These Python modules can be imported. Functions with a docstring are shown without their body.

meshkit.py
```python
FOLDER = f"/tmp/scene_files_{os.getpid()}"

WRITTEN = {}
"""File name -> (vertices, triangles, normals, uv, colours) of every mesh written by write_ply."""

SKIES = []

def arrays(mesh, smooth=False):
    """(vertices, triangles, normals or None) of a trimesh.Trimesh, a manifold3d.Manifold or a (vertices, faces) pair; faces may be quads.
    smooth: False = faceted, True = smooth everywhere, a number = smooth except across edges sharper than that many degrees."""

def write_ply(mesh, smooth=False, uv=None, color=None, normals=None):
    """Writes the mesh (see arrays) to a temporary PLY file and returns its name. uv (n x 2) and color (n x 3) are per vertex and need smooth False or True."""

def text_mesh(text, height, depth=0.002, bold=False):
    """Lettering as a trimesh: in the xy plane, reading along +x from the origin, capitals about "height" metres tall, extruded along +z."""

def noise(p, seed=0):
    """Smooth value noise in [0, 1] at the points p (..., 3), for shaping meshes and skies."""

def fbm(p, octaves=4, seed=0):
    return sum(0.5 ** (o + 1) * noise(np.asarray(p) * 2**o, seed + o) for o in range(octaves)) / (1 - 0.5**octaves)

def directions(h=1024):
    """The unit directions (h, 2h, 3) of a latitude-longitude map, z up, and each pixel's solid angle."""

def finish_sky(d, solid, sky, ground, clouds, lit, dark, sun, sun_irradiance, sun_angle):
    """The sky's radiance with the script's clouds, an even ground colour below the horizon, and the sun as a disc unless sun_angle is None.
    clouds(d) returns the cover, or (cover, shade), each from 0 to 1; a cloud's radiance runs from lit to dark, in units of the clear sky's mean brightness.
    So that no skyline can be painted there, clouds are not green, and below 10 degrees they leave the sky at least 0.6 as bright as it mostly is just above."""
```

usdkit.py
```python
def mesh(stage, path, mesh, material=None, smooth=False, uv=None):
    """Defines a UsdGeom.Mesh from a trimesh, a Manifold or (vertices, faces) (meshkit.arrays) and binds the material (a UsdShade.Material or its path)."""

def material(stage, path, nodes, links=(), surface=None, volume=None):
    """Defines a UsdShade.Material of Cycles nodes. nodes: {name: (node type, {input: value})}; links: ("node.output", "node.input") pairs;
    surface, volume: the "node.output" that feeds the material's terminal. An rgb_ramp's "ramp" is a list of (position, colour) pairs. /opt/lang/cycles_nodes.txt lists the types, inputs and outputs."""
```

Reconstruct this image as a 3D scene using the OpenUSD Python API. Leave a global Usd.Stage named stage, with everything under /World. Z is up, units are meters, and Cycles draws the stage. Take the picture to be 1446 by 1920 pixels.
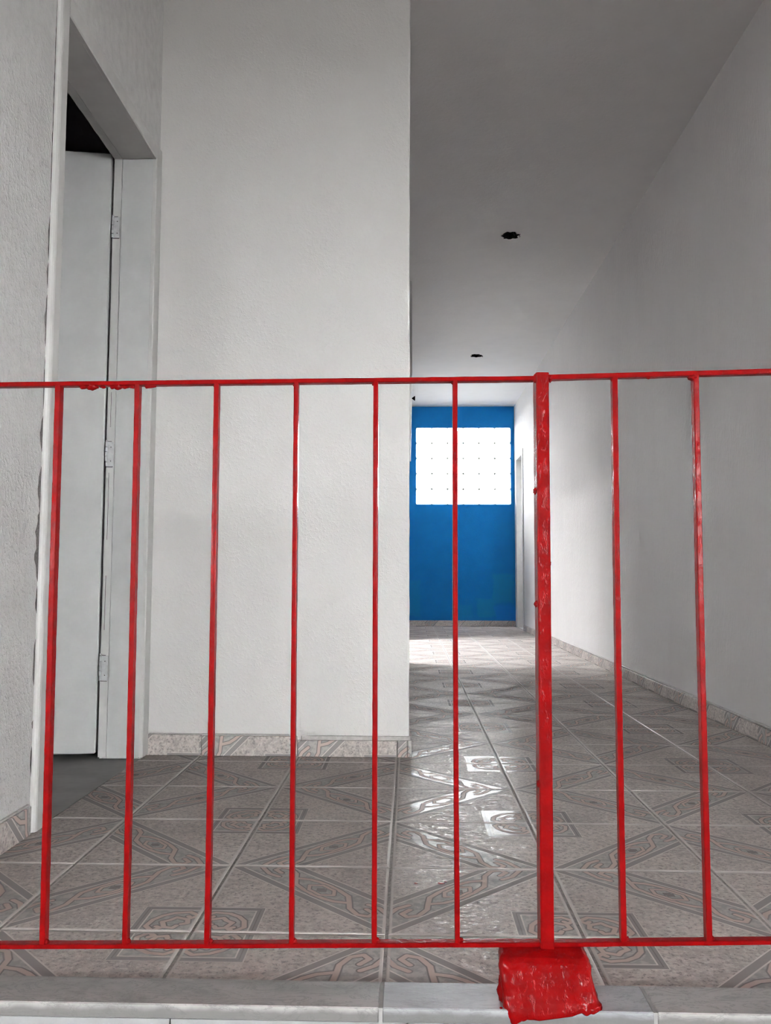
import math, random
import numpy as np
import trimesh, manifold3d, usdkit, meshkit
from shapely.geometry import Polygon, box as sbox
from pxr import Usd, UsdGeom, UsdLux, UsdShade, Gf, Sdf

stage = Usd.Stage.CreateInMemory()
UsdGeom.SetStageUpAxis(stage, 'Z')
UsdGeom.SetStageMetersPerUnit(stage, 1.0)
UsdGeom.Xform.Define(stage, '/World')

# ---------------------------------------------------------------- camera
cam = UsdGeom.Camera.Define(stage, '/World/Camera')
PITCH, YAW, ROLL, CAMH = 0.0761306, -0.0281437, 0.003254, 0.5997
cy, sy, cp, sp = math.cos(YAW), math.sin(YAW), math.cos(PITCH), math.sin(PITCH)
fw = np.array([sy * cp, cy * cp, sp]); r0 = np.array([cy, -sy, 0.0]); u0 = np.cross(r0, fw)
rt = math.cos(ROLL) * r0 + math.sin(ROLL) * u0
up = -math.sin(ROLL) * r0 + math.cos(ROLL) * u0
cam.AddTransformOp().Set(Gf.Matrix4d(*rt, 0, *up, 0, *(-fw), 0, 0, 0, CAMH, 1))
cam.CreateHorizontalApertureAttr(36.0)
cam.CreateVerticalApertureAttr(36.0 * 1920 / 1446)
cam.CreateFocalLengthAttr(36.0 * 1588.47 / 1446)
cam.CreateClippingRangeAttr(Gf.Vec2f(0.02, 1000))
cam.CreateExposureAttr(0.0)

# ---------------------------------------------------------------- sky: an even overcast
dome = UsdLux.DomeLight.Define(stage, '/World/Sky')
dome.CreateIntensityAttr(30.0)
dome.CreateColorAttr(Gf.Vec3f(0.97, 0.985, 1.0))

# ---------------------------------------------------------------- helpers
_used = {}
def numbered(parent, name):
    k = (parent, name); n = _used.get(k, 0); _used[k] = n + 1
    return name if n == 0 else f'{name}_{n:03d}'
def path_of(p):
    return '/World' if p is None else str(p.GetPath())
def tag(p, label=None, cat=None, group=None, kind=None):
    for k, v in (('label', label), ('category', cat), ('group', group), ('kind', kind)):
        if v: p.SetCustomDataByKey(k, v)
    return p
def thing(name, label, cat, loc=(0, 0, 0), group=None, kind=None):
    x = UsdGeom.Xform.Define(stage, '/World/' + numbered('/World', name))
    if any(loc): x.AddTranslateOp().Set(Gf.Vec3d(*map(float, loc)))
    return tag(x.GetPrim(), label, cat, group, kind)
def obj(name, mesh, mat, parent=None, label=None, smooth=False, cat=None, kind=None):
    pp = path_of(parent)
    m = usdkit.mesh(stage, pp + '/' + numbered(pp, name), mesh, mat, smooth=smooth)
    return tag(m.GetPrim(), label, cat, kind=kind)
def box(x0, x1, y0, y1, z0, z1):
    m = trimesh.creation.box([x1 - x0, y1 - y0, z1 - z0])
    m.apply_translation([(x0 + x1) / 2, (y0 + y1) / 2, (z0 + z1) / 2])
    return m
def cat(*ms):
    return trimesh.util.concatenate([m for m in ms])
def rbox(x0, x1, y0, y1, z0, z1, c=0.002):
    """a box whose edges are chamfered by c"""
    pts = []
    for sx, sy_, sz in np.ndindex(2, 2, 2):
        p = np.array([(x0, x1)[sx], (y0, y1)[sy_], (z0, z1)[sz]])
        s = np.array([1 - 2 * sx, 1 - 2 * sy_, 1 - 2 * sz]) * c
        for k in range(3):
            q = p + s; q[k] = p[k]; pts.append(q)
    return trimesh.convex.convex_hull(np.array(pts))
def subd(mesh, edge):
    m = trimesh.Trimesh(*trimesh.remesh.subdivide_to_size(mesh.vertices, mesh.faces, edge), process=False)
    m.merge_vertices(); return m

# ---------------------------------------------------------------- material expressions
class G:
    """collects nodes; numbers and vectors are wrapped in E"""
    def __init__(s): s.nodes, s.links, s.k = {}, [], 0
    def add(s, kind, ins, out):
        n = f'n{s.k}'; s.k += 1; const = {}
        for k, v in ins.items():
            if isinstance(v, E):
                if v.g is None: const[k] = v.v
                else: s.links.append((v.o, f'{n}.{k}'))
            else: const[k] = v
        s.nodes[n] = (kind, const)
        return E(s, f'{n}.{out}')
    def m(s, t, *a, clamp=False):
        ins = {'math_type': t}
        if clamp: ins['use_clamp'] = True
        for i, x in enumerate(a): ins[f'value{i + 1}'] = x
        return s.add('math', ins, 'value')
    def mixc(s, f, a, b, t='mix'):
        return s.add('mix', {'mix_type': t, 'fac': f, 'color1': a, 'color2': b}, 'color')
    def step(s, x, lo, hi):
        return s.add('map_range', {'range_type': 'smoothstep', 'value': x, 'from_min': lo, 'from_max': hi, 'to_min': 0.0, 'to_max': 1.0, 'clamp': True}, 'result')
    def noise(s, vec, scale, detail=2.0, rough=0.5, dist=0.0, out='fac'):
        return s.add('noise_texture', {'vector': vec, 'scale': float(scale), 'detail': float(detail), 'roughness': float(rough), 'distortion': float(dist)}, out)
    def pos(s): return s.add('geometry', {}, 'position')
    def xyz(s, v):
        n = s.add('separate_xyz', {'vector': v}, 'x'); b = n.o.split('.')[0]
        return n, E(s, b + '.y'), E(s, b + '.z')
    def vec(s, x, y, z): return s.add('combine_xyz', {'x': x, 'y': y, 'z': z}, 'vector')
    def mapv(s, v, scale): return s.add('mapping', {'mapping_type': 'point', 'vector': v, 'scale': scale}, 'vector')
    def bump(s, h, strength=1.0, dist=1.0):
        return s.add('bump', {'height': h, 'strength': strength, 'distance': dist, 'use_object_space': False}, 'normal')
class E:
    def __init__(s, g, o): s.g, s.o = g, o
    def __add__(a, b): return a.g.m('add', a, b)
    __radd__ = __add__
    def __sub__(a, b): return a.g.m('subtract', a, b)
    def __rsub__(a, b): return a.g.m('subtract', b, a)
    def __mul__(a, b): return a.g.m('multiply', a, b)
    __rmul__ = __mul__
    def __truediv__(a, b): return a.g.m('divide', a, b)
    def abs(a): return a.g.m('absolute', a)
    def min(a, b): return a.g.m('minimum', a, b)
    def max(a, b): return a.g.m('maximum', a, b)
def finish(g, name, **p):
    s = g.add('principled_bsdf', p, 'BSDF')
    return usdkit.material(stage, '/World/Looks/' + name, g.nodes, g.links, surface=s.o)

def wall_paint(name, col, tint, bump=0.0006, scale=90.0, rough=0.55, stretch=(1, 1, 1), fine=0.00012, spec=0.4):
    g = G(); p = g.pos(); q = g.mapv(p, stretch)
    big = g.noise(p, 1.3, 3); mid = g.noise(q, 7.0, 4, 0.6)
    c = g.mixc(g.step(big * 0.6 + mid * 0.4, 0.35, 0.65), col, tint)
    n1 = g.noise(q, scale, 3, 0.6); n2 = g.noise(q, scale / 6, 2)
    n3 = g.noise(p, 420.0, 1)
    h = g.step(n1, 0.42, 0.75) * bump + n2 * (bump * 2.2) + n3 * fine
    rr = g.noise(q, scale / 3, 2) * 0.2 + (rough - 0.1)
    return finish(g, name, base_color=c, roughness=rr, specular_ior_level=spec, normal=g.bump(h))
def plain(name, col, rough=0.5, bump=0.0, scale=60.0, spec=0.5, var=0.08, **kw):
    g = G(); p = g.pos(); n = g.noise(p, scale, 3, 0.6)
    c = g.mixc(g.step(n, 0.3, 0.7), tuple(x * (1 - var) for x in col), tuple(min(1, x * (1 + var)) for x in col))
    ins = dict(base_color=c, roughness=rough, specular_ior_level=spec, **kw)
    if bump: ins['normal'] = g.bump(n * bump)
    return finish(g, name, **ins)

W = 0.33                                            # floor tile
GX, GY = -0.3672, 1.4710                            # a joint crossing with a square ornament
def seg(g, t, e, a, b):
    """distance from (t, e) to the segment a-b"""
    dx, dy = b[0] - a[0], b[1] - a[1]; L = dx * dx + dy * dy
    px, py = t - a[0], e - a[1]
    k = g.m('multiply', px * dx + py * dy, 1.0 / L, clamp=True)
    qx, qy = px - k * dx, py - k * dy
    return qx * qx + qy * qy
def chain(g, t, e, pts, d=None):
    for a, b in zip(pts, pts[1:]):
        s = seg(g, t, e, a, b); d = s if d is None else d.min(s)
    return d
def tile_pattern(g, u, v, p, border=True):
    """printed stone tile: a diagonal band of scroll work and a quarter square in one corner; colour, roughness, relief"""
    sp1 = g.noise(p, 130.0, 2, 0.6); sp2 = g.noise(p, 62.0, 2, 0.6); big = g.noise(p, 6.0, 2)
    base = g.mixc(g.step(sp2 * 0.65 + big * 0.35, 0.38, 0.62), (0.50, 0.455, 0.435), (0.68, 0.615, 0.58))
    base = g.mixc(g.step(sp1, 0.57, 0.64) * 0.55, base, (0.203, 0.182, 0.182))
    base = g.mixc(g.step(sp1, 0.43, 0.36) * 0.5, base, (0.800, 0.777, 0.728))
    r2 = 0.70711
    d = (u + v - 1.0) * r2
    e = d - 0.15
    ae = e.abs()
    t0 = (u - v) * r2
    sg = g.m('sign', t0 + 0.0001)
    t, eo = t0 * sg - 0.01, e * sg
    rib = chain(g, t, eo, [(-0.03, .078), (.07, .07), (.17, .050), (.24, -.005), (.306, -.06), (.40, -.088), (.46, -.06), (.45, -.01), (.38, .0)])
    rib = chain(g, t, eo, [(-0.03, -.08), (.10, -.075), (.17, -.06), (.235, -.02)], rib)
    rib = chain(g, t, eo, [(.34, .05), (.42, .06), (.52, .03), (.6, .0)], rib)
    hexa = chain(g, t, eo, [(-.03, .05), (.048, .048), (.10, 0.0), (.041, -.055), (-.03, -.05)])
    # quarter square: folded across its diagonal
    a, b = u.max(v), u.min(v)
    scr = chain(g, a, b, [(.205, .205), (.243, .150), (.258, .07), (.212, .014), (.178, .048), (.202, .066)])
    scr = chain(g, a, b, [(.150, .150), (.186, .125), (.16, .06), (.113, .05), (.10, .078)], scr)
    T = lambda dd, w: g.step(dd, (w + .004) ** 2, (w - .002) ** 2)
    inband = g.step(ae, .168, .162)
    stripe = g.step(ae, .108, .114)
    pale = g.step((ae - .163).abs(), .007, .004).max(g.step((ae - .108).abs(), .006, .003))
    fill = g.mixc(g.step(sp2, .4, .6), (0.420, 0.406, 0.399), (0.546, 0.525, 0.504))
    dark, line, pink, edge = (0.37, 0.345, 0.335), (0.76, 0.715, 0.68), (0.64, 0.52, 0.475), (0.27, 0.25, 0.245)
    band = g.mixc(T(rib, .021), fill, edge); band = g.mixc(T(rib, .013), band, pink)
    band = g.mixc(T(hexa, .016), band, edge); band = g.mixc(T(hexa, .009), band, pink)
    gem = g.step(t.abs() + ae, .035, .030)
    band = g.mixc(gem, band, edge)
    band = g.mixc(stripe, band, dark); band = g.mixc(pale, band, line)
    insq = g.step(a, .334, .329)
    sq = g.mixc(T(scr, .020), fill, edge); sq = g.mixc(T(scr, .012), sq, pink)
    sq = g.mixc(g.step(a, .282, .286), sq, dark)
    sq = g.mixc(g.step((a - .331).abs(), .006, .003).max(g.step((a - .284).abs(), .005, .003)), sq, line)
    sq = g.mixc(g.step((a - .306).abs(), .004, .002), sq, edge)
    col = g.mixc(inband, base, band); col = g.mixc(insq, col, sq)
    orn = inband.max(insq)
    rel = g.noise(p, 90.0, 3, 0.65)
    h = (1.0 - orn) * rel * 0.0011 + orn * (T(rib, .016).max(T(scr, .015)).max(T(hexa, .012)) * 0.0004 + 0.0003)
    h = h + g.noise(p, 9.0, 2) * 0.0013
    if border:
        m = u.min(v).min(1.0 - u).min(1.0 - v)
        col = g.mixc(g.step(m, .030, .020), col, (0.700, 0.658, 0.630))
        h = h - g.step(m, .03, .012) * 0.0006
    wear = g.noise(p, 2.6, 4, 0.6)
    col = g.mixc(g.step(wear, .5, .72) * 0.35, col, (0.378, 0.343, 0.329))
    rough = (1.0 - orn) * 0.10 + 0.10 + g.noise(p, 30.0, 3) * 0.12
    lines = (inband * T(rib, .021).max(T(hexa, .016))).max(insq * T(scr, .020)).max(inband * (1.0 - insq) * stripe)
    fleck = g.step(g.noise(p, 85.0, 3, .7), .50, .58)
    gloss = orn * (0.035 - lines * 0.027) + (1.0 - orn) * (fleck * 0.085 + 0.004)
    return col, rough, h, gloss
def glazed(g, name, c, r, h, gloss):
    nb = g.bump(h)
    df = g.add('diffuse_bsdf', {'color': c, 'normal': nb}, 'BSDF')
    gl = g.add('glossy_bsdf', {'color': (1., 1., 1.), 'roughness': r, 'normal': nb}, 'BSDF')
    mx = g.add('mix_closure', {'fac': gloss, 'closure1': df, 'closure2': gl}, 'closure')
    return usdkit.material(stage, '/World/Looks/' + name, g.nodes, g.links, surface=mx.o)
def tile_material():
    g = G(); p = g.pos(); x, y, z = g.xyz(p)
    u = g.m('pingpong', (x - GX) / W + 20.0, 1.0); v = g.m('pingpong', (y - GY) / W + 20.0, 1.0)
    c, r, h, k = tile_pattern(g, u, v, p)
    return glazed(g, 'floor_tile', c, r, h, k)
def skirting_material():
    g = G(); p = g.pos(); x, y, z = g.xyz(p)
    u = g.m('fraction', (y - x - 2.87 - 0.039) / W + 20.0); v = z / W + 0.30
    c, r, h, k = tile_pattern(g, u, v, p, border=False)
    return glazed(g, 'skirting_tile', c, r, h, k)

def marble(name, a, b, vein):
    g = G(); p = g.pos(); q = g.mapv(p, (3.0, 7.0, 7.0))
    n = g.noise(q, 1.6, 5, 0.6, 1.2); n2 = g.noise(g.mapv(p, (5, 14, 14)), 2.2, 5, 0.65, 2.0)
    c = g.mixc(g.step(n, .35, .65), a, b)
    c = g.mixc(g.step((n2 - .5).abs(), .035, .0) * 0.55, c, vein)
    c = g.mixc(g.step(g.noise(p, 14.0, 4, .65), .56, .72) * 0.35, c, (0.19, 0.18, 0.165))
    x, y, z = g.xyz(p)                              # front face of the slabs: grime, darkened further to offset the front light
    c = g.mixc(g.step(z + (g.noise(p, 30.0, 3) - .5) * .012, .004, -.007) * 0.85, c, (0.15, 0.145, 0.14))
    return finish(g, name, base_color=c, roughness=g.noise(p, 40.0, 3) * .25 + .3, specular_ior_level=0.45,
                  normal=g.bump(g.noise(p, 120.0, 3) * .0004))
def red_paint():
    g = G(); p = g.pos()
    n = g.noise(g.mapv(p, (1, 1, .5)), 160.0, 3, .6); n2 = g.noise(p, 45.0, 2)
    c = g.mixc(g.step(n2, .3, .7), (0.20, 0.0018, 0.0025), (0.255, 0.0023, 0.0031))
    h = g.step(n, .5, .8) * .0005 + n2 * .0006
    return finish(g, 'red_gloss_paint', base_color=c, roughness=0.2, specular_ior_level=0.11, normal=g.bump(h))
def blue_paint():
    g = G(); p = g.pos(); x, y, z = g.xyz(p)
    n = g.noise(p, 5.0, 3); w = (g.noise(p, 9.0, 3) - .5) * .12
    xx, zz = x + w, z + w * .7
    def rect(x0, x1, z0, z1):
        dd = ((xx - (x0 + x1) / 2).abs() - (x1 - x0) / 2).max((zz - (z0 + z1) / 2).abs() - (z1 - z0) / 2)
        return g.step(dd, .035, -.01)
    c = g.mixc(g.step(n, .3, .7), (0.0008, 0.098, 0.29), (0.001, 0.109, 0.32))
    m = rect(1.03, 1.25, .30, .62).max(rect(.84, 1.04, .12, .33)).max(rect(-.02, .13, .13, .55) * .7).max(rect(.55, .75, .10, .25) * .7)
    c = g.mixc(m * .8, c, (0.004, 0.13, 0.275))
    c = g.mixc(rect(1.05, 1.32, .05, .24) * .6, c, (0.004, 0.12, 0.44))
    h = g.noise(p, 90.0, 3) * .0007
    return finish(g, 'blue_wall_paint', base_color=c, roughness=0.6, specular_ior_level=0.12, normal=g.bump(h))
def glass_block():
    g = G()
    tr = g.add('transparent_bsdf', {'color': (0.98, 0.985, 0.985)}, 'BSDF')
    tl = g.add('translucent_bsdf', {'color': (0.9, 0.92, 0.92)}, 'BSDF')
    gl = g.add('glossy_bsdf', {'color': (1., 1., 1.), 'roughness': 0.08}, 'BSDF')
    a = g.add('mix_closure', {'fac': 0.3, 'closure1': tr, 'closure2': tl}, 'closure')
    f = g.add('fresnel', {'IOR': 1.45}, 'fac')
    b = g.add('mix_closure', {'fac': f, 'closure1': a, 'closure2': gl}, 'closure')
    return usdkit.material(stage, '/World/Looks/glass_block', g.nodes, g.links, surface=b.o)

WALL = (0.85, 0.838, 0.825)
M = dict(
    wall=wall_paint('white_wall_paint', WALL, (0.82, 0.805, 0.79), bump=0.0005, scale=110, rough=.55),
    wall_rough=wall_paint('rough_white_wall_paint', (0.85, 0.847, 0.84), (0.82, 0.815, 0.806), bump=0.0016, scale=95, rough=.32, stretch=(1, 1, .85), spec=.5),
    wall_trowel=wall_paint('trowelled_white_wall_paint', (0.85, 0.83, 0.825), (0.82, 0.80, 0.795), bump=0.0009, scale=80, rough=.85, stretch=(1, 1, .35), spec=.04),
    ceil=wall_paint('white_ceiling_paint', (0.85, 0.83, 0.815), (0.81, 0.79, 0.775), bump=0.0004, scale=50, rough=.7),
    gloss=plain('white_gloss_door_paint', (0.72, 0.725, 0.72), .38, 0.0006, 14, var=.03),
    lining=plain('white_lining_paint', (0.74, 0.735, 0.72), .42, 0.0006, 16, var=.03),
    metal=plain('painted_steel', (0.66, 0.67, 0.68), .35, 0.0003, 40, var=.10),
    dark=plain('dark_crevice', (0.05, 0.045, 0.045), .9, var=.2),
    crack=plain('bare_mortar', (0.19, 0.175, 0.17), .9, 0.001, 200, var=.3),
    room=plain('dark_room_paint', (0.68, 0.68, 0.75), .8, var=.1),
    grout=plain('grey_grout', (0.40, 0.37, 0.35), .8, 0.0008, 120, var=.25),
    cement=plain('grey_cement', (0.33, 0.325, 0.315), .7, 0.0008, 18, var=.15),
    stone=plain('grey_threshold_stone', (0.42, 0.42, 0.41), .45, 0.0004, 9, var=.12),
    filler=plain('pale_cement_filler', (0.58, 0.56, 0.54), .8, 0.0012, 80, var=.1),
    black=plain('black_plastic', (0.006, 0.006, 0.007), .9, spec=.03, var=.2),
    wire=plain('dark_wire', (0.03, 0.025, 0.02), .6, var=.2),
    mortar=plain('window_mortar', (0.30, 0.30, 0.29), .9, var=.1),
    paving=plain('outdoor_paving', (0.20, 0.193, 0.185), .85, 0.002, 12, var=.1),
    yard=plain('pale_bounce_yard', (0.56, 0.55, 0.53), .9, 0.002, 8, var=.08),
    riser=plain('pale_riser_tile', (0.38, 0.38, 0.385), .35, 0.0004, 30, var=.06),
    red=red_paint(), blue=blue_paint(), tile=tile_material(), skirt=skirting_material(), glass=glass_block(),
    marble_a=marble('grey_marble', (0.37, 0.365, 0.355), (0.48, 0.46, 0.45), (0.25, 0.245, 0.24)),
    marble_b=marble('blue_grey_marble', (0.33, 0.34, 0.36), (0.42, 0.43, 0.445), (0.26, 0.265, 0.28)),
)

# ---------------------------------------------------------------- dimensions
XL, XR, YP, YE, ZC = -0.885, 1.29, 2.878, 10.37, 2.70
YS = 1.30                                           # inner edge of the marble sill
DY0, DY1, DZ = 2.05, 2.80, 2.035                    # side door
FY0, FY1, FZ = 9.62, 10.26, 2.03                    # far doorway in the right wall
rnd = random.Random(7); rng = np.random.default_rng(7)

# ---------------------------------------------------------------- outside
obj('ground', box(-30, 30, -30, 10.6, -0.62, -0.52), M['paving'], label='grey paving of the yard before the house', cat='ground', kind='structure')
obj('ground', box(-30, 30, 10.6, 45, -0.62, -0.52), M['yard'], label='unseen yard ground behind the house, made pale to bounce light indoors', cat='ground', kind='structure')  # unseen ground made pale so that it throws light up at the ceiling

# ---------------------------------------------------------------- floor of separate tiles
floor = thing('floor', 'printed beige stone tile floor running down the corridor', 'floor', kind='structure')
obj('grout_bed', cat(box(XL - 0.02, XR + 0.02, 1.30, YP + .02, -0.50, -0.0022), box(-0.05, XR + 0.02, YP, YE + .02, -0.50, -0.0022)), M['grout'], floor)
def tile_mesh(x0, x1, y0, y1, c=0.0018):
    dz = rng.normal(0, 0.00022, 4)
    a = np.array([[x0, y0], [x1, y0], [x1, y1], [x0, y1]]); ctr = a.mean(0)
    ins = a + np.sign(ctr - a) * c
    v = np.vstack([np.c_[a, np.full(4, -.012)], np.c_[a, np.full(4, -.0012) + dz], np.c_[ins, np.zeros(4) + dz]])
    f = []
    for k in (0, 4):
        for i in range(4):
            j = (i + 1) % 4
            f += [[k + i, k + j, k + 4 + j], [k + i, k + 4 + j, k + 4 + i]]
    f += [[8, 9, 10], [8, 10, 11]]
    return trimesh.Trimesh(v, f, process=False)
J = 0.0028
for jy in range(-1, 28):
    for ix in range(-3, 7):
        x0, x1 = GX + ix * W + J, GX + (ix + 1) * W - J
        y0, y1 = GY + jy * W + J * .7, GY + (jy + 1) * W - J * .7
        x0, x1 = max(x0, XL + .001), min(x1, XR - .001)
        y0, y1 = max(y0, YS), min(y1, YE - .001)
        if y0 > YP - .01: x0 = max(x0, -0.028)
        if x1 - x0 < .02 or y1 - y0 < .02: continue
        if y1 > YP + .01 > y0 and x1 <= 0.0: y1 = YP - .001
        if y1 > YP + .01 > y0 and x0 < 0:             # the tile that runs round the corner of the partition
            poly = sbox(x0, y0, x1, y1).difference(sbox(-3, YP, 0.0, 12))
            m = trimesh.creation.extrude_polygon(poly, .012); m.apply_translation([0, 0, -.012])
            obj('tile', m, M['tile'], floor); continue
        obj('tile', tile_mesh(x0, x1, y0, y1), M['tile'], floor)
obj('floor', box(-3.4, XL, 1.35, 5.0, -0.10, -0.0005), M['stone'], label='plain grey stone floor inside the side room doorway', cat='floor', kind='structure')

# ---------------------------------------------------------------- walls
T = 0.15
HY0, HY1, SKY = 5.95, 8.1, (-2.1, -1.5, 6.0, 7.9)      # added passage under the beam to an unseen hall, roof light brightens the corridor
FAROPEN, FARZ = (9.5, 9.75, 2.1), 1.5  # unseen window opening of the far room, added to light the corridor
def wall_opening(x0, x1, y0, y1, z0, z1, oy0, oy1, oz):
    """a wall along y with a doorway"""
    return cat(box(x0, x1, y0, oy0, z0, z1), box(x0, x1, oy1, y1, z0, z1), box(x0, x1, oy0, oy1, oz, z1))
def struct(name, mesh, mat, label, cat_, **kw):
    return obj(name, mesh, M[mat], label=label, cat=cat_, kind='structure', **kw)
wall_left = thing('wall_left', 'white stippled side wall with a painted doorway', 'wall', kind='structure')
obj('plaster', wall_opening(XL - .135, XL, 1.20, YP, -.1, ZC, DY0 - .006, DY1 + .016, DZ + .010), M['wall_rough'], wall_left)
# partition that faces the camera; its free corner is a little uneven
def partition():
    zs = np.concatenate([[-.1], np.arange(0.0, ZC, .03), [ZC]])
    rows = []
    for z in zs:
        j = (meshkit.fbm(np.array([[z * 9, .3, .7]]), 3, 4)[0] - .5) * .008
        rows.append([(XL - .01, YP, z), (-.006 + j * .4, YP, z), (-.001 + j, YP + .002, z), (0.001 + j, YP + .007, z), (0.001 + j * .6, YP + T, z), (XL - .01, YP + T, z)])
    v = np.array(rows).reshape(-1, 3); n = 6; f = []
    for k in range(len(zs) - 1):
        for i in range(n):
            a, b = k * n + i, k * n + (i + 1) % n
            f += [[a, b, b + n], [a, b + n, a + n]]
    return trimesh.Trimesh(v, f, process=False)
wall_partition = thing('wall_partition', 'white partition wall standing beside the corridor mouth', 'wall', kind='structure')
obj('plaster', partition(), M['wall'], wall_partition)
struct('wall_inner', wall_opening(-.15, -.03, YP + T, YE, -.1, ZC, HY0, HY1, 2.0), 'wall', 'white corridor wall hidden beyond the partition corner', 'wall')
struct('beam', rbox(-.10, .020, 5.9, YE, 2.015, ZC + .01, .003), 'wall', 'white beam under the ceiling down the corridor on the partition side', 'beam')
wall_right = thing('wall_right', 'long white trowelled wall down the corridor', 'wall', kind='structure')
obj('plaster', wall_opening(XR, XR + T, 1.20, YE + T, -.1, ZC, FY0, FY1, FZ), M['wall_trowel'], wall_right)
# end wall with the hole for the glass blocks
WX0, WX1, WZ0, WZ1 = .083, 1.245, 1.485, 2.437
struct('wall_end', cat(box(-.15, WX0, YE, YE + T, -.1, ZC), box(WX1, XR + .01, YE, YE + T, -.1, ZC), box(WX0, WX1, YE, YE + T, -.1, WZ0), box(WX0, WX1, YE, YE + T, WZ1, ZC)),
       'blue', 'bright blue end wall of the corridor around the glass blocks', 'wall')
struct('wall_added_hall', cat(box(-2.6, -2.5, HY0 - .4, HY1 + .4, -.1, ZC), box(-2.6, -.15, HY0 - .4, HY0 - .3, -.1, ZC), box(-2.6, -.15, HY1 + .3, HY1 + .4, -.1, ZC),
       box(-2.6, -.03, HY0 - .4, HY1 + .4, -.1, -.001)), 'wall', 'white walls of an added side hall, unseen, that passes roof light to the corridor', 'wall')
# unseen rooms: the side one keeps daylight out, the added far one admits it
struct('wall_side_room', cat(box(-3.5, -3.4, 1.2, 5.1, -.1, ZC), box(-3.5, XL - .01, 5.0, 5.1, -.1, ZC), box(-3.5, XL - .10, 1.2, 1.35, -.1, ZC),
       box(XL - .135, XL - .01, YP, 5.1, -.1, ZC)), 'room', 'dark walls of the unlit side room beyond the door', 'wall')
struct('wall_added_room', cat(box(XR + T, 2.7, 9.2, 9.3, -.1, ZC), wall_opening(2.6, 2.7, 9.3, YE, -.1, ZC, *FAROPEN), box(2.6, 2.7, FAROPEN[0], FAROPEN[1], -.1, FARZ), box(XR + T, 2.7, YE, YE + T, -.1, ZC), box(XR + .02, 2.7, 9.3, YE, -.1, -.001)),
       'wall', 'white walls of an added room beyond the far doorway, with an opening to let light in', 'wall')
struct('wall_facade', cat(box(XR + T, 5.0, 1.20, 1.35, -.52, ZC + .15), box(-5.0, -3.5, 1.20, 1.35, -.52, ZC + .15)), 'wall', 'white outer wall of the house beside the entrance', 'wall')

# ceiling with two broken outlets
def ragged(cx, cy, rx, ry, seed, n=22):
    a = np.linspace(0, 2 * math.pi, n, endpoint=False); k = np.random.default_rng(seed)
    r = 1 + k.uniform(-.22, .22, n)
    return Polygon(np.c_[cx + rx * r * np.cos(a), cy + ry * r * np.sin(a)])
HOLES = [(0.622, 5.10, 3), (0.640, 7.95, 5)]
poly = sbox(-3.6, 1.20, 2.8, YE + T)
for cx, cy_, sd in HOLES: poly = poly.difference(ragged(cx, cy_, .050, .052, sd))
poly = poly.difference(sbox(SKY[0], SKY[2], SKY[1], SKY[3]))
cm = trimesh.creation.extrude_polygon(poly, .012); cm.apply_translation([0, 0, ZC])
struct('ceiling', cm, 'ceil', 'white plastered corridor ceiling with two empty lamp holes', 'ceiling')
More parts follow.
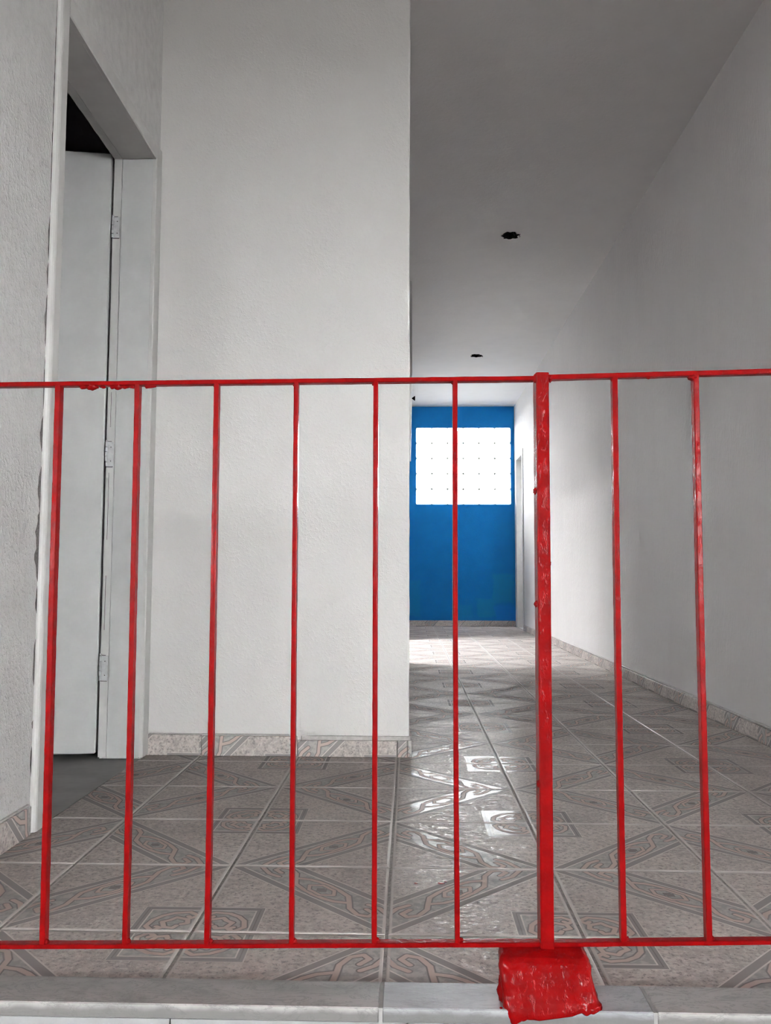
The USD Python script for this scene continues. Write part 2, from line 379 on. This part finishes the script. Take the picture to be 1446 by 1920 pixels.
# added porch behind the camera, unseen: its openings are shaped to set the daylight
PX0, PX1, PY = -7.0, 7.0, -6.0
OPEN = [(-5.8, -4.7, .5, 1.7), (-2.0, -1.80, .5, 1.7), (3.1, 5.25, .5, 1.7)]
struct('roof_added_canopy', box(PX0 - .15, PX1 + .15, PY - .15, 1.20, ZC, ZC + .15), 'cement', 'grey concrete roof of the added porch, unseen, shading the entrance', 'roof')
def wall_holes(x0, x1, y0, y1, z0, z1, holes):
    """a wall along x with rectangular openings (x0, x1, z0, z1)"""
    p = sbox(x0, z0, x1, z1)
    for h in holes: p = p.difference(sbox(h[0], h[2], h[1], h[3]))
    m = trimesh.creation.extrude_polygon(p, y1 - y0)
    m.apply_transform(trimesh.transformations.rotation_matrix(math.pi / 2, [1, 0, 0])); m.apply_translation([0, y1, 0]); return m
struct('wall_added_porch', cat(box(PX0 - .15, PX0, PY - .15, 1.20, -.52, ZC), box(PX1, PX1 + .15, PY - .15, 1.20, -.52, ZC), wall_holes(PX0, PX1, PY - .15, PY, -.52, ZC, OPEN)),
       'cement', 'grey rendered walls of the added porch, unseen, with openings that shape the daylight', 'wall')

rf = trimesh.creation.extrude_polygon(sbox(-3.6, 1.20, 2.8, YE + T).difference(sbox(SKY[0], SKY[2], SKY[1], SKY[3])), .12); rf.apply_translation([0, 0, ZC + .14])
struct('roof', rf, 'cement', 'concrete roof slab over the house, above the ceiling', 'roof')
for k, (cx, cy_, sd) in enumerate(HOLES):
    t = thing('ceiling_outlet', ('empty black lamp hole in the ceiling, the larger one nearer the entrance', 'small empty black lamp hole in the ceiling farther down the corridor near the blue wall')[k], 'ceiling outlet', (cx, cy_, ZC), group=None)
    cup = trimesh.creation.annulus(.066, .070, .10, sections=20); cup.apply_translation([0, 0, .0625])
    lid = trimesh.creation.cylinder(.070, .004, sections=20); lid.apply_translation([0, 0, .1145])
    obj('box', cat(cup, lid), M['black'], t)
    rg = ragged(0, 0, .0515, .0535, sd)
    rm = trimesh.creation.extrude_polygon(rg.difference(rg.buffer(-.005)), .018); rm.apply_translation([0, 0, -.003])
    obj('rim', rm, M['black'], t)
    for sx, ln in ((-.052, .018), (.050, .022), (.02, .012)):
        pts = np.array([[sx * .8, .02 * (sx < 0), .03], [sx, -.01, .0], [sx * 1.12, -.022, -ln * .6], [sx * 1.05, -.03, -ln]])
        ws = [trimesh.creation.cylinder(.0022, segment=[pts[i], pts[i + 1]], sections=8) for i in range(3)]
        obj('wire', cat(*ws), M['wire'], t)

# small black horn on the beam
t = thing('wall_horn', 'small black cone shaped fitting on the corridor beam by the blue wall', 'horn', (.020, 9.55, 2.63))
obj('plate', rbox(0, .006, -.02, .02, -.045, .055, .002), M['black'], t)
cone = trimesh.creation.revolve(np.array([[.006, 0], [.007, .012], [.027, .040], [.027, .045], [.0, .040]]), sections=20)
cone.apply_transform(trimesh.transformations.rotation_matrix(math.pi / 2, [0, 1, 0]))
obj('cone', cone, M['black'], t, smooth=35)

# ---------------------------------------------------------------- skirtings of cut tiles
def skirting(name, label, pieces, fillers=()):
    b = thing(name, label, 'baseboard', kind='structure')
    for p in pieces: obj('tile', rbox(*p, c=.0012), M['skirt'], b)
    for p in fillers: obj('cement_strip', rbox(*p, c=.002), M['filler'], b, label='pale cement strip above the tiles')
    return b
yb0, yb1 = YP - .011, YP + .002
skirting('baseboard_partition', 'patterned tile skirting along the foot of the partition wall',
         [(XL + .002, -.6965, yb0, yb1, .001, .069), (-.6935, -.3735, yb0, yb1, .001, .066), (-.3705, -.0405, yb0, yb1, .001, .054), (-.0375, -.006, yb0, yb1, .001, .055), (-.0045, .009, yb0, yb0 + .15, .001, .057)],
         [(-.36, .006, yb0 + .002, yb1, .0545, .069), (XL + .01, -.40, yb0 + .004, yb1, .069, .0725)])
skirting('baseboard_left', 'patterned tile skirting under the stippled wall in front of the doorway', [(XL - .002, XL + .010, 1.58, 1.988, .001, .066), (XL - .002, XL + .010, 1.215, 1.577, .001, .066)],
         [(XL - .002, XL + .007, 1.215, 1.988, .066, .071)])
ys = [1.215] + list(np.arange(1.40, FY0 - .1, .331)) + [FY0 - .02]
skirting('baseboard_right', 'long patterned tile skirting under the trowelled wall',
         [(XR - .011, XR + .002, a + .001, b - .001, .001, .060 + rnd.uniform(-.002, .002)) for a, b in zip(ys, ys[1:])],
         [(XR - .008, XR + .002, 1.215, FY0 - .02, .0625, .069)])
yi = list(np.arange(3.04, HY0 - .1, .331)) + [HY0 - .002]
skirting('baseboard_inner', 'patterned tile skirting of the corridor wall behind the partition corner', [(-.031, -.0195, a + .001, b - .001, .001, .062) for a, b in zip(yi, yi[1:])])
xs = list(np.arange(-.02, XR - .05, .331)) + [XR - .002]
skirting('baseboard_end', 'patterned tile skirting under the blue wall', [(a + .001, b - .001, YE - .012, YE + .002, .001, .072) for a, b in zip(xs, xs[1:])])

# ---------------------------------------------------------------- glass block window
win = thing('window_1', 'glowing window of thirty glass blocks set in the blue wall', 'window', kind='structure')
pw, ph = (WX1 - WX0) / 6, (WZ1 - WZ0) / 5
def block():
    s = sbox(-pw / 2 + .0012, -ph / 2 + .0012, pw / 2 - .0012, ph / 2 - .0012).buffer(-.026).buffer(.026, quad_segs=3)
    m = trimesh.creation.extrude_polygon(s, .078)
    m.apply_transform(trimesh.transformations.rotation_matrix(math.pi / 2, [1, 0, 0]))
    return m
for r in range(5):
    for c in range(6):
        m = block(); m.apply_translation([WX0 + (c + .5) * pw, YE + .012 + .078, WZ0 + (r + .5) * ph]); obj('glass_block', m, M['glass'], win)
mort = []
for i in range(7):
    for k in range(6):
        x, z = WX0 + i * pw, WZ0 + k * ph
        s = Polygon([(x - .018, z), (x, z - .018), (x + .018, z), (x, z + .018)]).intersection(sbox(WX0, WZ0, WX1, WZ1))
        if s.is_empty: continue
        m = trimesh.creation.extrude_polygon(s, .07); m.apply_transform(trimesh.transformations.rotation_matrix(math.pi / 2, [1, 0, 0])); m.apply_translation([0, YE + .088, 0]); mort.append(m)
obj('mortar', cat(*mort), M['mortar'], win)

# ---------------------------------------------------------------- side door
door = thing('door_1', 'white door standing open into the dark side room', 'door', kind='structure')
def casing(y0, y1, z0, z1, vertical, out):
    """moulding flat on the wall at x = XL, its outer edge rounded"""
    w = (y1 - y0) if vertical else (z1 - z0)
    prof = [(0, 0), (0, .004), (.002, .009), (.006, .0125), (.011, .014), (w - .004, .013), (w, .010), (w, 0)]     # across from the outer edge, out of the wall
    rows = []
    L = (z0, z1) if vertical else (y0, y1)
    for s in L:
        for a, h in prof:
            if vertical: rows.append((XL + h, (y0 + a) if out < 0 else (y1 - a), s))
            else: rows.append((XL + h, s, z1 - a))
    n = len(prof); f = []
    for i in range(n):
        j = (i + 1) % n
        f += [[i, j, n + j], [i, n + j, n + i]]
    for i in range(1, n - 1): f += [[0, i + 1, i], [n, n + i, n + i + 1]]
    m = trimesh.Trimesh(np.array(rows), f, process=False); m.fix_normals(); return m
obj('casing', casing(DY0 - .05, DY0, .002, DZ + .052, True, -1), M['lining'], door)
obj('casing', casing(DY1, DY1 + .066, .008, DZ + .052, True, 1), M['lining'], door)
obj('casing', casing(DY0, DY1, DZ, DZ + .055, False, 1), M['lining'], door)
XB, XC = -.992, -1.020                                # reveal ends, rebate ends
obj('jamb', box(XC, XL + .001, DY0 - .004, DY0, .002, DZ), M['lining'], door)
obj('jamb', rbox(XB, XL + .001, DY1, DY1 + .005, .004, DZ, .0015), M['gloss'], door)
obj('head', rbox(XB, XL + .001, DY0, DY1, DZ, DZ + .005, .0015), M['lining'], door)
obj('rebate', rbox(XC - .002, XB - .0015, DY1 + .005, DY1 + .014, .006, DZ + .004, .001), M['lining'], door)
obj('rebate', rbox(XC - .002, XB - .0015, DY0, DY1 + .01, DZ + .003, DZ + .008, .001), M['lining'], door)
# leaf, opened about eighty degrees
leaf = rbox(0, .745, -.0175, .0175, .016, 2.062, .004)
Rm = trimesh.transformations.rotation_matrix(math.pi + math.radians(8.5), [0, 0, 1])
leaf.apply_transform(Rm); leaf.apply_translation([-1.034, DY1 + .026, 0])
obj('leaf', leaf, M['gloss'], door)
for z0, z1 in ((1.757, 1.831), (.966, 1.050), (.254, .336)):
    h = obj('hinge', rbox(XC, XB - .004, DY1 + .0025, DY1 + .006, z0, z1, .0008), M['metal'], door, label='bare metal hinge on the door frame')
    kn = []
    n = 5
    for i in range(n):
        a, b = z0 + (z1 - z0) * i / n, z0 + (z1 - z0) * (i + 1) / n
        c = trimesh.creation.cylinder(.0048 if i % 2 else .0044, b - a - .0012, sections=14); c.apply_translation([XC - .001, DY1 + .004, (a + b) / 2]); kn.append(c)
    c = trimesh.creation.icosphere(2, .004); c.apply_translation([XC - .001, DY1 + .004, z1 + .004]); kn.append(c)
    obj('knuckle', cat(*kn), M['metal'], h, smooth=40)
    for zz in (.22, .78):
        c = trimesh.creation.cylinder(.0016, .0012, sections=10); c.apply_transform(trimesh.transformations.rotation_matrix(math.pi / 2, [1, 0, 0]))
        c.apply_translation([XB - .013, DY1 + .0022, z0 + (z1 - z0) * zz]); obj('screw', c, M['dark'], h)
    obj('gap_line', cat(box(XC, XB - .006, DY1 + .0035, DY1 + .0052, z0 - .0022, z0 - .0004), box(XC + .004, XB - .012, DY1 + .0035, DY1 + .0052, z1 + .0004, z1 + .0020)), M['dark'], h)
for z0, z1, dx in ((.72, .945, .009), (.42, .60, .0085), (1.10, 1.22, .010)):
    obj('paint_crack', box(XC + dx, XC + dx + .0007, DY1 + .0035, DY1 + .0054, z0, z1), M['dark'], door)
# where the plaster has broken away from the frame
def crack(z0, z1, w, seed, mat='crack'):
    k = np.random.default_rng(seed); n = max(6, int((z1 - z0) / .012)); zs = np.linspace(z0, z1, n)
    prof = np.sin(np.linspace(0, math.pi, n)) ** .5 * w * k.uniform(.55, 1.15, n)
    y1 = DY0 - .0495
    a = [(y1, z) for z in zs]; b = [(y1 - p - .0004, z) for p, z in zip(prof, zs)][::-1]
    s = Polygon(a + b).buffer(0)
    if s.geom_type != 'Polygon': s = max(s.geoms, key=lambda q: q.area)
    m = trimesh.creation.extrude_polygon(s, .0008)
    m.apply_transform(np.array([[0, 0, 1, XL - .0004], [1, 0, 0, 0], [0, 1, 0, 0], [0, 0, 0, 1.0]]))
    return m
for i, (z0, z1, w, mt) in enumerate([(1.49, 2.05, .004, 'dark'), (1.37, 1.485, .006, 'dark'), (1.30, 1.365, .009, 'crack'), (1.155, 1.285, .011, 'crack'), (1.0, 1.13, .004, 'dark'), (.895, .985, .019, 'crack'), (.75, .862, .016, 'crack'), (.585, .755, .022, 'crack'), (.51, .575, .008, 'dark'), (.34, .45, .012, 'crack'), (.24, .26, .006, 'crack'), (.13, .20, .007, 'dark')]):
    obj('plaster_gap', crack(z0, z1, w, 20 + i), M[mt], wall_left, label='dark broken gap between plaster and door frame' if i == 5 else None)

# far doorway in the right wall
d2 = thing('door_2', 'open white doorway at the far end beside the blue wall', 'door', kind='structure')
obj('jamb', rbox(XR + .001, XR + T, FY1 - .02, FY1, .001, FZ - .02, .002), M['lining'], d2)
obj('jamb', rbox(XR + .001, XR + T, FY0, FY0 + .02, .001, FZ - .02, .002), M['lining'], d2)
obj('head', rbox(XR + .001, XR + T, FY0, FY1, FZ - .02, FZ, .002), M['lining'], d2)
obj('casing', rbox(XR - .010, XR, FY0 - .045, FY0, .001, FZ + .03, .002), M['lining'], d2)

# ---------------------------------------------------------------- marble sill and step
sill = thing('marble_sill', 'worn grey marble slabs along the front edge of the floor', 'sill', kind='structure')
SZ = .004
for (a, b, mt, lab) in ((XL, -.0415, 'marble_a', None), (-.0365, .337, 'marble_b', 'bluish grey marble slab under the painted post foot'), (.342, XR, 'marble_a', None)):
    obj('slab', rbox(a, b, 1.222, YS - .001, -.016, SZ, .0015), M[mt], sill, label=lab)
obj('joint', cat(box(-.0415, -.0365, 1.2235, YS - .001, -.018, SZ - .001), box(.337, .342, 1.2235, YS - .001, -.018, SZ - .001)), M['cement'], sill, label='cement joints between the marble slabs')
for (px, py, r_) in ((.128, 1.2275, .0022), (.140, 1.226, .0014)):
    c = trimesh.creation.icosphere(1, 1.0); c.vertices *= [r_, r_ * 1.3, .0008]; c.apply_translation([px, py, SZ]); obj('paint_spot', c, M['red'], sill, label='spot of red paint on the marble')
for (px, py, r_) in ((.064, 1.716, .0048), (.014, 1.714, .0026), (.072, 1.724, .0022)):
    c = trimesh.creation.icosphere(1, 1.0); c.vertices *= [r_ * 1.5, r_, .0006]; c.apply_translation([px, py, .0002]); obj('paint_spot', c, M['red'], floor, label='dried spot of red paint on the tiles')
step = thing('entrance_step', 'pale tiled riser under the marble sill', 'step', kind='structure')
obj('core', box(-5, 5, 1.245, 1.30, -.52, -.020), M['cement'], step)
for i in range(-3, 5):
    obj('tile', rbox(-.335 + i * .333 + .001, -.335 + (i + 1) * .333 - .001, 1.230, 1.246, -.34, -.0195, .001), M['riser'], step)

# ---------------------------------------------------------------- red railing
rail = thing('railing', 'red painted steel railing with upright bars across the entrance', 'railing', (0, 0, 0))
RY = 1.270
def bar(p0, p1, w, d, axis, seed, n=None, rough=.00035, c=.0012):
    """flat bar from p0 to p1 with slightly lumpy paint; w across the front, d deep"""
    p0, p1 = np.array(p0, float), np.array(p1, float); L = np.linalg.norm(p1 - p0); n = n or max(4, int(L / .012))
    hw, hd = w / 2, d / 2
    sec = np.array([(-hw + c, -hd), (hw - c, -hd), (hw, -hd + c), (hw, hd - c), (hw - c, hd), (-hw + c, hd), (-hw, hd - c), (-hw, -hd + c)])
    side = np.array([1, 0, 0]) if axis == 'z' else np.array([0, 0, 1]); back = np.array([0, 1, 0])
    rows = []; k = len(sec)
    for i in range(n + 1):
        q = p0 + (p1 - p0) * i / n
        for a, b in sec: rows.append(q + side * a + back * b)
    v = np.array(rows); nz = meshkit.noise(v * 190 + seed * 7.3, seed) - .5; nz2 = meshkit.noise(v * 45 + seed * 3.1, seed + 1) - .5
    ctr = np.repeat([p0 + (p1 - p0) * i / n for i in range(n + 1)], k, 0); o = v - ctr; o /= np.linalg.norm(o, axis=1, keepdims=True)
    v = v + o * (nz * rough * 1.6 + nz2 * rough * 1.6)[:, None]
    f = []
    for i in range(n):
        for a in range(k):
            b = (a + 1) % k; s, t_ = i * k, (i + 1) * k
            f += [[s + a, s + b, t_ + b], [s + a, t_ + b, t_ + a]]
    for a in range(1, k - 1): f += [[0, a + 1, a], [n * k, n * k + a, n * k + a + 1]]
    m = trimesh.Trimesh(v, f, process=False); m.fix_normals(); return m
def lump(x, y, z, r, sq=(1, 1, 1), seed=0):
    c = trimesh.creation.icosphere(2, 1.0); nz = meshkit.noise(c.vertices * 2.2 + seed, seed) - .5
    c.vertices *= (1 + nz * .7)[:, None]; c.vertices *= np.array(sq) * r; c.apply_translation([x, y, z]); return c
def zt(x): return .8915 + (x + .631) / .806 * .007 if x < .2 else .9005 + (x - .22) / .324 * .008
def zb(x): return .0595 + (x + .599) / .717 * .0135 if x < .2 else .076 + (x - .263) / .255 * .0065
# balusters: x at the top, x at the bottom, front width
B = [(-.782, -.778, .0082), (-.660, -.656, .0082), (-.538, -.534, .0086), (-.416, -.413, .0074), (-.294, -.293, .0076), (-.172, -.170, .0070), (-.051, -.050, .0074), (.069, .070, .0072),
     (.309, .308, .0080), (.430, .429, .0082), (.552, .553, .0082), (.675, .674, .0080), (.797, .797, .0080), (.920, .919, .0080), (1.042, 1.041, .0080), (1.164, 1.164, .0080)]
for i, (xa, xb, w) in enumerate(B):
    m = bar((xb, RY, zb(xb) + .002), (xa, RY, zt(xa) - .002), w, .0145, 'z', 30 + i)
    z = m.vertices[:, 2]; k = (z - zb(xb)) / (zt(xa) - zb(xb))
    m.vertices[:, 0] += np.sin(k * math.pi) * rnd.uniform(-.0012, .0012)
    obj('baluster', m, M['red'], rail, smooth=40)
obj('top_rail', bar((XL - .02, RY, zt(XL)), (.192, RY, zt(.19)), .0072, .0145, 'x', 3), M['red'], rail, smooth=40)
obj('top_rail', bar((.208, RY, zt(.208)), (XR + .02, RY, zt(XR)), .0075, .0145, 'x', 4), M['red'], rail, smooth=40)
obj('bottom_rail', bar((XL - .02, RY, zb(XL)), (.192, RY, zb(.19)), .0070, .0150, 'x', 5), M['red'], rail, smooth=40)
obj('bottom_rail', bar((.208, RY, zb(.208)), (XR + .02, RY, zb(XR)), .0066, .0150, 'x', 6), M['red'], rail, smooth=40)
obj('post', bar((.198, RY + .006, .02), (.200, RY + .006, .9065), .0192, .034, 'z', 9, rough=.0004, c=.0018), M['red'], rail, smooth=40)
# welds and paint drips
for i, (xa, xb, w) in enumerate(B):
    obj('weld', lump(xb + w * .55, RY - .002, zb(xb) + .005, .0040, (1, 1.1, 1), i), M['red'], rail, smooth=True)
    obj('weld', lump(xa - w * .3, RY - .001, zt(xa) - .005, .0034, (1, 1.2, .9), 40 + i), M['red'], rail, smooth=True)
for k, (x, z, r) in enumerate(((.190, .8985, .0055), (.2125, .899, .0045), (.188, .728, .0036), (.188, .56, .0040), (.189, .30, .0042), (.2085, .62, .0028))):
    obj('weld', lump(x, RY - .004, z, r, (.8, 1, 1.25), 70 + k), M['red'], rail, smooth=True)
obj('weld', lump(.426, RY - .003, zt(.43) - .0065, .0060, (1.25, 1.1, .8), 90), M['red'], rail, smooth=True)
for k, x in enumerate((-.500, -.487, -.482, -.470, -.453, -.447, -.436, -.424, -.399, -.392, .36)):
    obj('paint_drip', lump(x, RY - .002, zt(x) - .0045, (.0044, .006, .0036, .003, .0045, .005, .004, .004, .0045, .003, .002)[k], (1.5, 1, .8), 100 + k), M['red'], rail, smooth=True)
# lumpy concrete foot, painted with the railing
def footing():
    """lofted through rounded rectangles: (z front, z back, x0, x1, y0, y1)"""
    S = [(-.011, .0045, .134, .270, 1.2190, 1.292), (-.004, .006, .133, .269, 1.219, 1.292), (.015, .020, .131, .265, 1.222, 1.291), (.035, .040, .129, .261, 1.226, 1.290),
         (.052, .057, .128, .257, 1.2305, 1.289), (.061, .069, .130, .253, 1.235, 1.287), (.0665, .0755, .134, .247, 1.241, 1.284), (.0695, .0785, .143, .238, 1.250, 1.280), (.072, .0795, .165, .222, 1.260, 1.275), (.074, .079, .193, .203, 1.266, 1.270)]
    Z = np.linspace(0, len(S) - 1, 46); S = np.array(S); idx = np.arange(len(S))
    L = np.stack([np.interp(Z, idx, S[:, k]) for k in range(6)], 1)
    n = 150; a = np.linspace(0, 2 * math.pi, n, endpoint=False)
    ca, sa = np.cos(a), np.sin(a); e = 2 / 7.0
    ex, ey = np.sign(ca) * np.abs(ca) ** e, np.sign(sa) * np.abs(sa) ** e
    rows = []
    for zf, zb_, x0, x1, y0, y1 in L:
        k = (ey + 1) / 2
        rows.append(np.c_[(x0 + x1) / 2 + (x1 - x0) / 2 * ex, (y0 + y1) / 2 + (y1 - y0) / 2 * ey, zf + (zb_ - zf) * k])
    v = np.vstack(rows); f = []
    for i in range(len(L) - 1):
        for j in range(n):
            p, q = i * n + j, i * n + (j + 1) % n
            f += [[p, q, q + n], [p, q + n, p + n]]
    b = len(v); v = np.vstack([v, rows[0].mean(0), rows[-1].mean(0)]); t0 = (len(L) - 1) * n
    for j in range(n): f += [[b, (j + 1) % n, j], [b + 1, t0 + j, t0 + (j + 1) % n]]
    m = trimesh.Trimesh(v, f, process=False); nn = m.vertex_normals.copy()
    up_ = np.clip((v[:, 2] - .030) / .02, 0, 1) * np.clip((.072 - v[:, 2]) / .006, 0, 1)
    left = np.clip((.175 - v[:, 0]) / .04, 0, 1)
    d = (meshkit.fbm(v * 26, 2, 5) - .5) * .010 + (meshkit.fbm(v * 150, 2, 9) - .5) * (.0010 + .0018 * np.maximum(up_, left * .6))
    v = v + nn * d[:, None]
    low = np.clip((.012 - v[:, 2]) / .014, 0, 1) * (v[:, 1] < 1.235)
    ragged_ = (meshkit.fbm(np.c_[v[:, 0] * 110, v[:, 1] * 0, v[:, 2] * 0], 3, 6) - .5) * .009 - left * .0035 + .001
    v[:, 2] += low * (v[:, 1] < 1.2235) * ragged_ + np.clip((.014 - v[:, 2]) / .018, 0, 1) * (v[:, 1] < 1.235) * np.clip((v[:, 0] - .134) / .136, 0, 1) * .013
    m.vertices = v; m.fix_normals(); return m
obj('footing', footing(), M['red'], rail, smooth=True, label='lumpy red painted concrete foot of the post')
obj('paint_drip', lump(.1325, 1.250, .018, .009, (.8, 1.5, 2.0), 7), M['red'], rail, smooth=True)
